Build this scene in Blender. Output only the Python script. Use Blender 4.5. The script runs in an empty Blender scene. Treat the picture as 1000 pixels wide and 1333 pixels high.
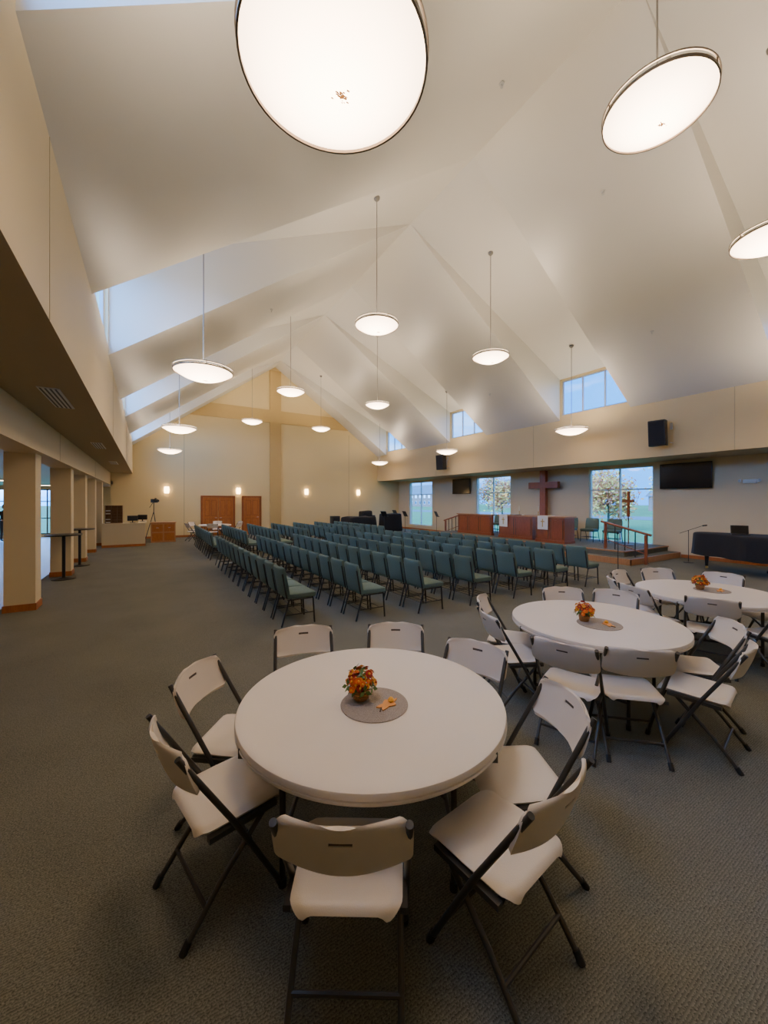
import bpy, bmesh, math, random
from mathutils import Vector, Matrix
random.seed(7)
S31, C31 = 0.524, 0.852
EYE = 1.89
def cw(D, L):
    return (S31*D + C31*L, C31*D - S31*L)

# ---------------------------------------------------------------- materials
MATS = {}
def mat(name, col, rough=0.6, metal=0.0, var=0.0, vscale=8.0, bump=0.0, bscale=60.0, emit=None, es=0.0, spec=0.5, coat=0.0):
    m = bpy.data.materials.new(name); m.use_nodes = True
    nt = m.node_tree; b = nt.nodes['Principled BSDF']
    b.inputs['Base Color'].default_value = (*col, 1)
    b.inputs['Roughness'].default_value = rough
    b.inputs['Metallic'].default_value = metal
    b.inputs['Specular IOR Level'].default_value = spec
    if coat: b.inputs['Coat Weight'].default_value = coat
    tc = nt.nodes.new('ShaderNodeTexCoord')
    if var > 0:
        n = nt.nodes.new('ShaderNodeTexNoise'); n.inputs['Scale'].default_value = vscale
        n.inputs['Detail'].default_value = 4
        nt.links.new(tc.outputs['Object'], n.inputs['Vector'])
        mx = nt.nodes.new('ShaderNodeMix'); mx.data_type = 'RGBA'
        mx.inputs[6].default_value = (*[c*(1-var) for c in col], 1)
        mx.inputs[7].default_value = (*[min(1, c*(1+var)) for c in col], 1)
        nt.links.new(n.outputs['Fac'], mx.inputs[0])
        nt.links.new(mx.outputs[2], b.inputs['Base Color'])
    if bump > 0:
        n2 = nt.nodes.new('ShaderNodeTexNoise'); n2.inputs['Scale'].default_value = bscale
        n2.inputs['Detail'].default_value = 3
        nt.links.new(tc.outputs['Object'], n2.inputs['Vector'])
        bp = nt.nodes.new('ShaderNodeBump'); bp.inputs['Strength'].default_value = bump
        bp.inputs['Distance'].default_value = 0.01
        nt.links.new(n2.outputs['Fac'], bp.inputs['Height'])
        nt.links.new(bp.outputs['Normal'], b.inputs['Normal'])
    if emit:
        b.inputs['Emission Color'].default_value = (*emit, 1)
        b.inputs['Emission Strength'].default_value = es
    MATS[name] = m
    return m

def wood(name, c1, c2, rough=0.35, scale=3.0):
    m = mat(name, c1, rough)
    nt = m.node_tree; b = nt.nodes['Principled BSDF']
    tc = nt.nodes.new('ShaderNodeTexCoord'); mp = nt.nodes.new('ShaderNodeMapping')
    mp.inputs['Scale'].default_value = (scale*4, scale*4, scale*0.5)
    n = nt.nodes.new('ShaderNodeTexNoise'); n.inputs['Scale'].default_value = 4; n.inputs['Detail'].default_value = 6
    n.inputs['Distortion'].default_value = 0.8
    r = nt.nodes.new('ShaderNodeValToRGB')
    r.color_ramp.elements[0].color = (*c1, 1); r.color_ramp.elements[0].position = 0.3
    r.color_ramp.elements[1].color = (*c2, 1); r.color_ramp.elements[1].position = 0.7
    nt.links.new(tc.outputs['Object'], mp.inputs[0]); nt.links.new(mp.outputs[0], n.inputs['Vector'])
    nt.links.new(n.outputs['Fac'], r.inputs[0]); nt.links.new(r.outputs[0], b.inputs['Base Color'])
    return m

# carpet
def make_carpet():
    m = bpy.data.materials.new('carpet_olive'); m.use_nodes = True
    nt = m.node_tree; b = nt.nodes['Principled BSDF']; b.inputs['Roughness'].default_value = 0.95
    b.inputs['Specular IOR Level'].default_value = 0.1
    tc = nt.nodes.new('ShaderNodeTexCoord')
    n1 = nt.nodes.new('ShaderNodeTexNoise'); n1.inputs['Scale'].default_value = 130; n1.inputs['Detail'].default_value = 3
    n2 = nt.nodes.new('ShaderNodeTexNoise'); n2.inputs['Scale'].default_value = 1.2; n2.inputs['Detail'].default_value = 3
    w = nt.nodes.new('ShaderNodeTexWave'); w.inputs['Scale'].default_value = 26; w.inputs['Distortion'].default_value = 7
    w.inputs['Detail'].default_value = 3; w.inputs['Detail Scale'].default_value = 5
    w.bands_direction = 'Y'
    for x in (n1, n2, w): nt.links.new(tc.outputs['Object'], x.inputs['Vector'])
    a = nt.nodes.new('ShaderNodeMath'); a.operation = 'MULTIPLY_ADD'
    nt.links.new(w.outputs['Fac'], a.inputs[0]); a.inputs[1].default_value = 0.24; nt.links.new(n1.outputs['Fac'], a.inputs[2])
    a2 = nt.nodes.new('ShaderNodeMath'); a2.operation = 'MULTIPLY_ADD'
    nt.links.new(n2.outputs['Fac'], a2.inputs[0]); a2.inputs[1].default_value = 0.2; nt.links.new(a.outputs[0], a2.inputs[2])
    r = nt.nodes.new('ShaderNodeValToRGB')
    r.color_ramp.elements[0].position = 0.45; r.color_ramp.elements[0].color = (0.074, 0.076, 0.058, 1)
    r.color_ramp.elements[1].position = 0.95; r.color_ramp.elements[1].color = (0.245, 0.240, 0.190, 1)
    nt.links.new(a2.outputs[0], r.inputs[0]); nt.links.new(r.outputs[0], b.inputs['Base Color'])
    bp = nt.nodes.new('ShaderNodeBump'); bp.inputs['Strength'].default_value = 0.35; bp.inputs['Distance'].default_value = 0.006
    nt.links.new(a.outputs[0], bp.inputs['Height']); nt.links.new(bp.outputs['Normal'], b.inputs['Normal'])
    return m
M_carpet = make_carpet()
M_ceil = mat('ceiling_paint', (0.62, 0.605, 0.55), 0.38, var=0.02, vscale=0.6, spec=0.55)
M_beam = mat('cream_wall_paint', (0.73, 0.62, 0.40), 0.6, var=0.02, vscale=1.0, bump=0.05, bscale=80)
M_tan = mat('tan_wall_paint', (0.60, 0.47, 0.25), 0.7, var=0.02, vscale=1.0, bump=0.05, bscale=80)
M_far = mat('far_wall_paint', (0.73, 0.59, 0.31), 0.7, var=0.02, vscale=1.0)
M_cross = mat('cross_relief_paint', (0.56, 0.40, 0.16), 0.7, var=0.02)
M_wallr = mat('recess_wall_paint', (0.66, 0.56, 0.37), 0.7, var=0.02, vscale=1.0)
M_joint = mat('wall_joint_line', (0.42, 0.35, 0.20), 0.8)  # darker tone of the wall panel joints
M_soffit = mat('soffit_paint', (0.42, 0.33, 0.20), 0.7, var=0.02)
M_tile = mat('lobby_tile', (0.45, 0.33, 0.24), 0.35, var=0.08, vscale=2)
M_base = wood('baseboard_wood', (0.35, 0.105, 0.03), (0.46, 0.16, 0.04), 0.4)
M_door = wood('door_wood', (0.36, 0.115, 0.025), (0.50, 0.18, 0.04), 0.35)
M_dtrim = wood('door_trim_wood', (0.26, 0.075, 0.02), (0.35, 0.11, 0.03), 0.35)
M_cherry = wood('cherry_wood', (0.24, 0.06, 0.022), (0.36, 0.10, 0.035), 0.3)
M_oak = wood('oak_wood', (0.40, 0.18, 0.07), (0.52, 0.26, 0.11), 0.4)
M_shelf = wood('pigeonhole_wood', (0.20, 0.10, 0.05), (0.28, 0.15, 0.07), 0.5)
M_dwood = wood('dark_shelf_wood', (0.10, 0.05, 0.025), (0.16, 0.08, 0.04), 0.5)
M_plast = mat('table_plastic', (0.75, 0.68, 0.58), 0.42, var=0.03, vscale=3, bump=0.15, bscale=220)
M_seat = mat('chair_plastic', (0.74, 0.66, 0.54), 0.40, var=0.03, vscale=5, bump=0.12, bscale=250)
M_steel = mat('grey_steel_tube', (0.075, 0.07, 0.062), 0.38, 0.5)
M_rub = mat('black_rubber', (0.02, 0.02, 0.02), 0.7)
M_green = mat('green_upholstery', (0.115, 0.175, 0.145), 0.85, var=0.25, vscale=90, bump=0.3, bscale=300)
M_black = mat('black_powdercoat', (0.012, 0.012, 0.013), 0.4)
M_blackm = mat('black_cloth', (0.012, 0.013, 0.017), 0.85, var=0.2, vscale=20, bump=0.5, bscale=14)
M_screen = mat('tv_screen', (0.006, 0.006, 0.008), 0.12)
M_white = mat('white_frame_paint', (0.7, 0.7, 0.68), 0.4)
M_alum = mat('window_aluminium', (0.5, 0.51, 0.52), 0.35, 0.4)
M_rod = mat('pendant_rod_metal', (0.22, 0.21, 0.19), 0.4, 0.5)
M_chrome = mat('bronze_ring', (0.22, 0.18, 0.14), 0.3, 0.9)
M_cloth = mat('white_linen', (0.8, 0.78, 0.72), 0.8)
M_gold = mat('gold_trim', (0.6, 0.42, 0.14), 0.35, 0.8)
M_candle = mat('candle_wax', (0.8, 0.75, 0.6), 0.5)
M_pot = mat('wicker_pot', (0.40, 0.19, 0.07), 0.8, var=0.4, vscale=60, bump=0.8, bscale=90)
M_fo = mat('orange_petal', (0.85, 0.17, 0.01), 0.6, var=0.2, vscale=30)
M_fr = mat('red_petal', (0.45, 0.025, 0.01), 0.6, var=0.2, vscale=30)
M_fy = mat('yellow_petal', (0.88, 0.42, 0.03), 0.6, var=0.2, vscale=30)
M_leaf = mat('leaf_green', (0.09, 0.16, 0.03), 0.6, var=0.3, vscale=30)
M_mat = mat('woven_placemat', (0.36, 0.31, 0.26), 0.85, var=0.3, vscale=120, bump=0.7, bscale=200)
M_peach = mat('felt_leaf', (0.80, 0.36, 0.10), 0.8, var=0.15, vscale=40)
M_bug = mat('dead_insects', (0.10, 0.04, 0.015), 0.8, emit=(0.8, 0.3, 0.08), es=1.0)
M_slot = mat('chair_slot_recess', (0.10, 0.075, 0.055), 0.7)
M_grass = mat('lawn_grass', (0.10, 0.16, 0.035), 0.9, var=0.3, vscale=0.4)
M_road = mat('asphalt', (0.12, 0.12, 0.12), 0.9, var=0.15)
M_brick = mat('brick', (0.30, 0.12, 0.08), 0.85, var=0.2, vscale=2)
M_roof = mat('roof_shingle', (0.12, 0.11, 0.11), 0.9, var=0.15)
M_bark = mat('bark', (0.10, 0.065, 0.04), 0.9, var=0.3, vscale=12)
M_tl1 = mat('autumn_leaf_orange', (0.80, 0.24, 0.05), 0.7, var=0.2)
M_tl2 = mat('autumn_leaf_yellow', (0.85, 0.45, 0.08), 0.7, var=0.2)
M_tl3 = mat('autumn_leaf_rust', (0.60, 0.14, 0.06), 0.7, var=0.2)
M_skin = mat('skin', (0.55, 0.33, 0.24), 0.55)
M_hair = mat('grey_brown_hair', (0.12, 0.08, 0.05), 0.7, var=0.3, vscale=50)
M_shirt = mat('dark_jacket', (0.05, 0.045, 0.05), 0.8)
M_jeans = mat('dark_trousers', (0.05, 0.06, 0.09), 0.85)
M_panel = mat('added_lobby_glow', (1, 1, 1), 0.5, emit=(1.0, 0.76, 0.50), es=10.0)  # glow of the lamps added in the lobby
M_sconce = mat('sconce_glass', (0.9, 0.8, 0.6), 0.4, emit=(1.0, 0.66, 0.30), es=16.0)
M_scr2 = mat('laptop_screen', (0.02, 0.03, 0.05), 0.3, emit=(0.2, 0.4, 0.8), es=0.12)

def glass():
    m = bpy.data.materials.new('window_glass'); m.use_nodes = True
    nt = m.node_tree; nt.nodes.clear()
    o = nt.nodes.new('ShaderNodeOutputMaterial'); t = nt.nodes.new('ShaderNodeBsdfTransparent')
    t.inputs[0].default_value = (0.93, 0.96, 0.98, 1)
    g = nt.nodes.new('ShaderNodeBsdfGlossy'); g.inputs['Roughness'].default_value = 0.03
    mx = nt.nodes.new('ShaderNodeMixShader'); mx.inputs[0].default_value = 0.04
    nt.links.new(t.outputs[0], mx.inputs[1]); nt.links.new(g.outputs[0], mx.inputs[2]); nt.links.new(mx.outputs[0], o.inputs[0])
    return m
M_glass = glass()

def bowl_mat(name, c0, c1, col):
    m = bpy.data.materials.new(name); m.use_nodes = True
    nt = m.node_tree; b = nt.nodes['Principled BSDF']
    b.inputs['Base Color'].default_value = (0.85, 0.8, 0.72, 1); b.inputs['Roughness'].default_value = 0.35
    tc = nt.nodes.new('ShaderNodeTexCoord')
    ln = nt.nodes.new('ShaderNodeVectorMath'); ln.operation = 'LENGTH'
    nt.links.new(tc.outputs['Object'], ln.inputs[0])
    mr = nt.nodes.new('ShaderNodeMapRange'); mr.inputs[1].default_value = 0.15; mr.inputs[2].default_value = 0.50
    mr.inputs[3].default_value = c0; mr.inputs[4].default_value = c1
    nt.links.new(ln.outputs['Value'], mr.inputs[0])
    b.inputs['Emission Color'].default_value = (*col, 1)
    nt.links.new(mr.outputs[0], b.inputs['Emission Strength'])
    return m
M_bowl = bowl_mat('opal_glass_lit', 20.0, 8.0, (1.0, 0.70, 0.46))
M_bowli = bowl_mat('opal_glass_inside_lit', 48.0, 20.0, (1.0, 0.78, 0.56))

# ---------------------------------------------------------------- mesh builder
class B:
    def __init__(s): s.v = []; s.f = []; s.m = []; s.sm = []; s.mats = []
    def mi(s, m):
        if m not in s.mats: s.mats.append(m)
        return s.mats.index(m)
    def add(s, vs, fs, m, smooth=False, M=None):
        o = len(s.v)
        for p in vs:
            p = Vector(p)
            s.v.append(tuple(M @ p) if M else tuple(p))
        k = s.mi(m)
        for f in fs:
            s.f.append([i+o for i in f]); s.m.append(k); s.sm.append(smooth)
    def box(s, lo, hi, m, M=None):
        x0, y0, z0 = lo; x1, y1, z1 = hi
        vs = [(x0,y0,z0),(x1,y0,z0),(x1,y1,z0),(x0,y1,z0),(x0,y0,z1),(x1,y0,z1),(x1,y1,z1),(x0,y1,z1)]
        s.add(vs, [(0,3,2,1),(4,5,6,7),(0,1,5,4),(1,2,6,5),(2,3,7,6),(3,0,4,7)], m, False, M)
    def rbox(s, c, sz, r, m, M=None, seg=2, fn=None):
        bm = bmesh.new(); bmesh.ops.create_cube(bm, size=1)
        for v in bm.verts: v.co = Vector((v.co.x*sz[0], v.co.y*sz[1], v.co.z*sz[2]))
        if fn: bmesh.ops.subdivide_edges(bm, edges=bm.edges[:], cuts=3, use_grid_fill=True)
        es = bm.edges[:] if not fn else [e for e in bm.edges if len(e.link_faces) == 2 and e.calc_face_angle(0) > 0.5]
        bmesh.ops.bevel(bm, geom=es, offset=r, segments=seg, affect='EDGES', profile=0.5)
        if fn:
            for v in bm.verts: v.co = Vector(fn(v.co))
        for v in bm.verts: v.co += Vector(c)
        bm.verts.index_update()
        s.add([v.co.copy() for v in bm.verts], [[v.index for v in f.verts] for f in bm.faces], m, True, M)
        bm.free()
    def tube(s, pts, r, m, seg=8, M=None, caps=True, radii=None):
        pts = [Vector(p) for p in pts]; n = len(pts); vs = []; fs = []
        up0 = None
        for i, p in enumerate(pts):
            if i == 0: t = pts[1]-pts[0]
            elif i == n-1: t = pts[-1]-pts[-2]
            else: t = (pts[i+1]-pts[i]).normalized() + (pts[i]-pts[i-1]).normalized()
            t.normalize()
            if up0 is None:
                a = Vector((0,0,1)) if abs(t.z) < 0.9 else Vector((1,0,0))
                up0 = t.cross(a).normalized()
            u = (up0 - t*up0.dot(t)).normalized(); w = t.cross(u); up0 = u
            rr = radii[i] if radii else r
            for k in range(seg):
                a = 2*math.pi*k/seg
                vs.append(p + (u*math.cos(a)+w*math.sin(a))*rr)
        for i in range(n-1):
            for k in range(seg):
                k2 = (k+1) % seg
                fs.append((i*seg+k, i*seg+k2, (i+1)*seg+k2, (i+1)*seg+k))
        if caps:
            fs.append(tuple(range(seg))[::-1]); fs.append(tuple((n-1)*seg+k for k in range(seg)))
        s.add(vs, fs, m, True, M)
    def lathe(s, prof, m, c=(0,0,0), seg=32, M=None, smooth=True, closed=False, caps=True):
        vs = []; fs = []; n = len(prof)
        for (r, z) in prof:
            for k in range(seg):
                a = 2*math.pi*k/seg
                vs.append((c[0]+r*math.cos(a), c[1]+r*math.sin(a), c[2]+z))
        rng = n if closed else n-1
        for i in range(rng):
            j = (i+1) % n
            for k in range(seg):
                k2 = (k+1) % seg
                fs.append((i*seg+k, i*seg+k2, j*seg+k2, j*seg+k))
        if not closed and caps:
            if prof[0][0] > 1e-4: fs.append(tuple(range(seg))[::-1])
            if prof[-1][0] > 1e-4: fs.append(tuple((n-1)*seg+k for k in range(seg)))
        s.add(vs, fs, m, smooth, M)
    def prism(s, pts, a, b, m, axis='z'):
        n = len(pts); vs = []
        for h in (a, b):
            for p in pts:
                if axis == 'z': vs.append((p[0], p[1], h))
                elif axis == 'y': vs.append((p[0], h, p[1]))
                else: vs.append((h, p[0], p[1]))
        fs = [tuple(range(n))[::-1], tuple(range(n, 2*n))]
        for i in range(n): fs.append((i, (i+1) % n, n+(i+1) % n, n+i))
        s.add(vs, fs, m)
    def shell(s, fn, nu, nv, th, m, mask=None, M=None):
        def f(u, v): return Vector(fn(u, v))
        e = 1e-3; vs = []; idx = {}
        for i in range(nu+1):
            for j in range(nv+1):
                u = -1+2*i/nu; v = -1+2*j/nv
                p = f(u, v); vc = max(-.98, min(.98, v)); du = f(u+e, vc)-f(u-e, vc); dv = f(u, vc+e)-f(u, vc-e)
                nn = du.cross(dv)
                nn = nn.normalized() if nn.length > 1e-12 else Vector((0,0,1))
                idx[(i,j,0)] = len(vs); vs.append(p+nn*th/2)
                idx[(i,j,1)] = len(vs); vs.append(p-nn*th/2)
        ok = lambda i, j: 0 <= i < nu and 0 <= j < nv and not (mask and mask(i, j))
        fs = []
        for i in range(nu):
            for j in range(nv):
                if not ok(i, j): continue
                fs.append((idx[i,j,0], idx[i+1,j,0], idx[i+1,j+1,0], idx[i,j+1,0]))
                fs.append((idx[i,j,1], idx[i,j+1,1], idx[i+1,j+1,1], idx[i+1,j,1]))
                for (di, dj, a, b) in ((-1,0,(i,j),(i,j+1)), (1,0,(i+1,j+1),(i+1,j)), (0,-1,(i+1,j),(i,j)), (0,1,(i,j+1),(i+1,j+1))):
                    if not ok(i+di, j+dj):
                        fs.append((idx[a[0],a[1],0], idx[b[0],b[1],0], idx[b[0],b[1],1], idx[a[0],a[1],1]))
        s.add(vs, fs, m, True, M)
    def mesh(s, name):
        me = bpy.data.meshes.new(name); me.from_pydata(s.v, [], s.f)
        for m in s.mats: me.materials.append(m)
        me.polygons.foreach_set('material_index', s.m); me.polygons.foreach_set('use_smooth', s.sm)
        me.update()
        try: me.set_sharp_from_angle(angle=math.radians(42))
        except Exception: pass
        return me
    def obj(s, name, loc=(0,0,0), rz=0.0):
        o = bpy.data.objects.new(name, s.mesh(name)); bpy.context.scene.collection.objects.link(o)
        o.location = loc; o.rotation_euler = (0, 0, rz); return o
def inst(me, name, loc, rz=0.0):
    o = bpy.data.objects.new(name, me); bpy.context.scene.collection.objects.link(o)
    o.location = loc; o.rotation_euler = (0, 0, rz); return o

# ---------------------------------------------------------------- room constants
RX, RZ = 6.5, 9.95
XL, XR = -0.65, 13.6
ZL, ZR = 4.72, 5.02
ZD = 6.6
YB, YF = -3.6, 23.0
SOF = 3.3
COLX = -1.55
WR = 15.4
DORM = [(0.3, 3.0), (6.55, 9.1), (12.9, 15.45), (19.25, 21.8)]
# floor
b = B(); b.box((-2.2, YB, -0.15), (WR+0.3, YF+0.2, 0), M_carpet); b.obj('floor')
b = B(); b.box((-12.2, YB, -0.15), (-2.2, 27.2, -0.001), M_tile); b.box((-2.2, YF+0.2, -0.15), (-1.5, 27.2, -0.001), M_tile); b.obj('floor_lobby')
# ceiling
b = B()
def q(*p): b.add(p, [tuple(range(len(p)))], M_ceil)
prev = YB
for (a, c) in DORM + [(YF, YF)]:
    if a > prev:
        q((RX,prev,RZ),(RX,a,RZ),(XL,a,ZL),(XL,prev,ZL)); q((RX,a,RZ),(RX,prev,RZ),(XR,prev,ZR),(XR,a,ZR))
    if c > a:
        q((RX,a,RZ),(RX,c,RZ),(XL,c,ZD),(XL,a,ZD)); q((RX,c,RZ),(RX,a,RZ),(XR,a,ZD),(XR,c,ZD))
        for y in (a, c):
            q((RX,y,RZ),(XL,y,ZD),(XL,y,ZL)); q((RX,y,RZ),(XR,y,ZR),(XR,y,ZD))
    prev = c
b.obj('ceiling')
# side upper walls with clerestory windows
def upper_wall(name, X, out, ze, matl, zlow):
    b = B(); x0, x1 = sorted((X, X+out))
    prev = YB
    for (a, c) in DORM:
        b.box((x0, prev, zlow), (x1, a, ze+0.12), matl)
        b.box((x0, a, zlow), (x1, c, ze+0.18), matl)
        b.box((x0, a, ze+0.18), (x1, a+0.06, ZD), matl); b.box((x0, c-0.06, ze+0.18), (x1, c, ZD), matl)
        b.box((x0, a, ZD-0.06), (x1, c, ZD+0.05), matl)
        prev = c
    b.box((x0, prev, zlow), (x1, YF, ze+0.12), matl)
    b.obj(name)
upper_wall('wall_left', XL, -0.2, ZL, M_beam, SOF)
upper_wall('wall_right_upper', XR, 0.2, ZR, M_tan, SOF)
def window(name, X, ya, yb, za, zb, nv=1, hz=None, th=0.06, m=M_alum, axis='x'):
    b = B(); fr = 0.05
    def bx(y0, y1, z0, z1, t=th, mm=m):
        if axis == 'x': b.box((X-t/2, y0, z0), (X+t/2, y1, z1), mm)
        else: b.box((y0, X-t/2, z0), (y1, X+t/2, z1), mm)
    bx(ya, ya+fr, za, zb); bx(yb-fr, yb, za, zb); bx(ya+fr, yb-fr, za, za+fr); bx(ya+fr, yb-fr, zb-fr, zb)
    for i in range(nv):
        y = ya+(yb-ya)*(i+1)/(nv+1); bx(y-fr/2, y+fr/2, za+fr, zb-fr)
    for z in (hz or []): bx(ya+fr, yb-fr, z-fr/2, z+fr/2, th*0.9)
    bx(ya+fr, yb-fr, za+fr, zb-fr, 0.008, M_glass)
    return b.obj(name)
wn = 1
for (a, c) in DORM:
    window('window_%d' % wn, XL-0.1, a+0.06, c-0.06, ZL+0.18, ZD-0.06, 1); wn += 1
    window('window_%d' % wn, XR+0.1, a+0.06, c-0.06, ZR+0.18, ZD-0.06, 2); wn += 1
# right recess wall
WH = [(0.3, 2.7), (6.65, 9.0), (13.0, 15.35), (19.2, 21.7)]
b = B(); prev = YB
for (a, c) in WH:
    b.box((WR, prev, 0), (WR+0.25, a, SOF), M_wallr)
    b.box((WR, a, 0), (WR+0.25, c, 0.32), M_wallr); b.box((WR, a, 3.2), (WR+0.25, c, SOF), M_wallr); prev = c
b.box((WR, prev, 0), (WR+0.25, YF, SOF), M_wallr); b.obj('wall_right')
for (a, c) in WH:
    window('window_%d' % wn, WR+0.1, a, c, 0.32, 3.2, 1, [2.35], 0.08, M_white); wn += 1
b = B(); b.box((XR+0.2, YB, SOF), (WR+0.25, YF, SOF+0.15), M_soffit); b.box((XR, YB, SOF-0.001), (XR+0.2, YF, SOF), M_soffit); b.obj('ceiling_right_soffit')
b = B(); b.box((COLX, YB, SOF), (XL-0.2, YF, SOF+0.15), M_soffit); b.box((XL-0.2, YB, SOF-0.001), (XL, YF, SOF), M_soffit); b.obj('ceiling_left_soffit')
b = B(); b.box((COLX-0.45, YB, 2.73), (COLX, YF, SOF+0.15), M_beam); b.obj('wall_left_beam')
b = B(); b.box((-12.2, YB, 2.73), (COLX-0.45, 27.2, 2.9), M_ceil); b.box((COLX-0.45, YF, 2.73), (COLX+0.1, 27.2, 2.9), M_ceil); b.obj('ceiling_lobby')
# end walls
gable = [(-1.55,0),(WR+0.25,0),(WR+0.25,SOF+.15),(XR+.2,SOF+.15),(XR+.2,ZR+.05),(XR,ZR+.1),(RX,RZ+.1),(XL,ZL+.1),(XL-.2,ZL+.05),(XL-.2,SOF+.15),(-1.55,SOF+.15)]
b = B(); b.prism(gable, YF, YF+0.2, M_far, 'y'); b.obj('wall_far')
g2 = [(-12.2,0),(WR+0.25,0),(WR+0.25,SOF+.15),(XR+.2,SOF+.15),(XR+.2,ZR+.05),(XR,ZR+.1),(RX,RZ+.1),(XL,ZL+.1),(XL-.2,ZL+.05),(XL-.2,SOF+.15),(-12.2,SOF+.15)]
b = B(); b.prism(g2, YB-0.2, YB, M_far, 'y'); b.obj('wall_back')
# lobby walls
b = B()
b.box((-12.4, YB, 0), (-12.2, 27.2, 2.9), M_far); b.obj('wall_lobby_left')
b = B(); prev = -12.2
LW = [(-11.5, -8.2), (-7.6, -5.6), (-5.3, -3.9)]
for (a, c) in LW:
    b.box((prev, 27.0, 0), (a, 27.2, 2.9), M_far); b.box((a, 27.0, 0), (c, 27.2, 0.15), M_far); b.box((a, 27.0, 2.55), (c, 27.2, 2.9), M_far); prev = c
b.box((prev, 27.0, 0), (-1.35, 27.2, 2.9), M_far); b.obj('wall_lobby_far')
for (a, c) in LW:
    window('window_%d' % wn, 27.1, a, c, 0.15, 2.55, 1, [1.9, 1.0], 0.07, M_dwood, 'y'); wn += 1
b = B(); b.box((-1.55, YF+0.2, 0), (-1.35, 27.0, 2.9), M_far); b.obj('wall_lobby_side')
# trims
b = B(); b.box((-1.55, YF-0.02, 0), (2.40, YF, 0.11), M_base); b.box((5.75, YF-0.02, 0), (WR, YF, 0.11), M_base); b.obj('baseboard_far')
b = B(); b.box((WR-0.02, YB, 0), (WR, 5.8, 0.11), M_base); b.box((WR-0.02, 15.5, 0), (WR, YF-0.02, 0.11), M_base); b.obj('baseboard_right')
b = B()
for X in (1.65, 11.4):
    b.box((X-0.012, YF-0.004, 0.11), (X+0.012, YF, 6.0 if X < 3 else 6.3), M_joint)
b.obj('trim_1')
b = B()
for Y in (3.9, 10.3, 16.6):
    b.box((XL, Y-0.003, SOF), (XL+0.003, Y+0.003, ZL), M_joint)
    b.box((XR-0.004, Y-0.01, SOF), (XR, Y+0.01, ZR), M_joint)
    b.box((COLX, Y-0.006, 2.73), (COLX+0.004, Y+0.006, SOF), M_joint)
b.obj('trim_2')
# cross relief
b = B()
b.box((6.17, YF-0.07, 0), (6.84, YF-0.001, 9.7), M_cross)
sl = (RZ-ZL)/(RX-XL); sr = (RZ-ZR)/(XR-RX)
def xl(z): return RX-(RZ-z)/sl
def xr(z): return RX+(RZ-z)/sr
zb_, zt_ = 6.58, 7.33
b.prism([(xl(zb_)+.02, zb_), (6.17, zb_), (6.17, zt_), (xl(zt_)+.02, zt_)], YF-0.07, YF-0.001, M_cross, 'y')
b.prism([(6.84, zb_), (xr(zb_)-.02, zb_), (xr(zt_)-.02, zt_), (6.84, zt_)], YF-0.07, YF-0.001, M_cross, 'y')
b.obj('cross_wall_relief')
# doors
def door(name, x0, x1, leaves, h=2.12):
    b = B(); fr = 0.1
    b.box((x0, YF-0.06, 0), (x0+fr, YF-.001, h+fr), M_dtrim); b.box((x1-fr, YF-0.06, 0), (x1, YF-.001, h+fr), M_dtrim)
    b.box((x0+fr, YF-0.06, h), (x1-fr, YF-.001, h+fr), M_dtrim)
    w = (x1-x0-2*fr)/leaves
    for i in range(leaves):
        a = x0+fr+i*w+0.008; c = a+w-0.016
        b.box((a, YF-0.035, 0.01), (c, YF-.001, h-0.005), M_door)
        for (u0, u1) in ((0.12, 0.46), (0.54, 0.88)):
            for (z0, z1) in ((0.2, 0.95), (1.1, 1.98)):
                xa = a+(c-a)*u0; xc = a+(c-a)*u1
                b.box((xa, YF-0.042, z0), (xc, YF-0.035, z1), M_dtrim)
                b.box((xa+.03, YF-0.05, z0+.03), (xc-.03, YF-0.042, z1-.03), M_door)
        hx = c-0.07 if i == 0 else a+0.07
        b.tube([(hx, YF-0.035, 1.0), (hx, YF-0.09, 1.0), (hx-0.1 if i == 0 else hx+0.1, YF-0.09, 1.0)], 0.012, M_alum)
    b.obj(name)
door('door_1', 2.45, 4.22, 2); door('door_2', 4.58, 5.68, 1)
# columns
for i, y in enumerate((2.6, 5.6, 8.9, 12.55, 15.2, 17.8, 20.4)):
    c = B(); x0, x1 = -2.08, -1.67
    c.box((x0, y, 0), (x1, y+0.41, 2.73), M_beam)
    c.box((x0-.015, y-.015, 0), (x1+.015, y+0.425, 0.12), M_base)
    c.obj('column' if i == 0 else 'column.%03d' % i)
# soffit vents
for i, (y) in enumerate((6.8, 12.0, 17.0)):
    c = B(); c.box((-1.16, y-.6, SOF-0.012), (-0.94, y+.6, SOF-0.0015), M_white)
    for k in range(4): c.box((-1.14+k*.05, y-.57, SOF-0.016), (-1.12+k*.05, y+.57, SOF-0.012), M_black)
    c.obj('air_vent' if i == 0 else 'air_vent.%03d' % i)
# ceiling lamps added to give the lobby a warm light
for i, (x, y) in enumerate([(-5, 2), (-5, 8), (-5, 14), (-5, 20), (-9, 11), (-9, 20), (-4, 25)]):
    c = B(); c.box((x-.6, y-.3, 2.69), (x+.6, y+.3, 2.7299), M_white); c.box((x-.56, y-.26, 2.685), (x+.56, y+.26, 2.69), M_panel)
    c.obj('added_lobby_light' if i == 0 else 'added_lobby_light.%03d' % i)

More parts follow.
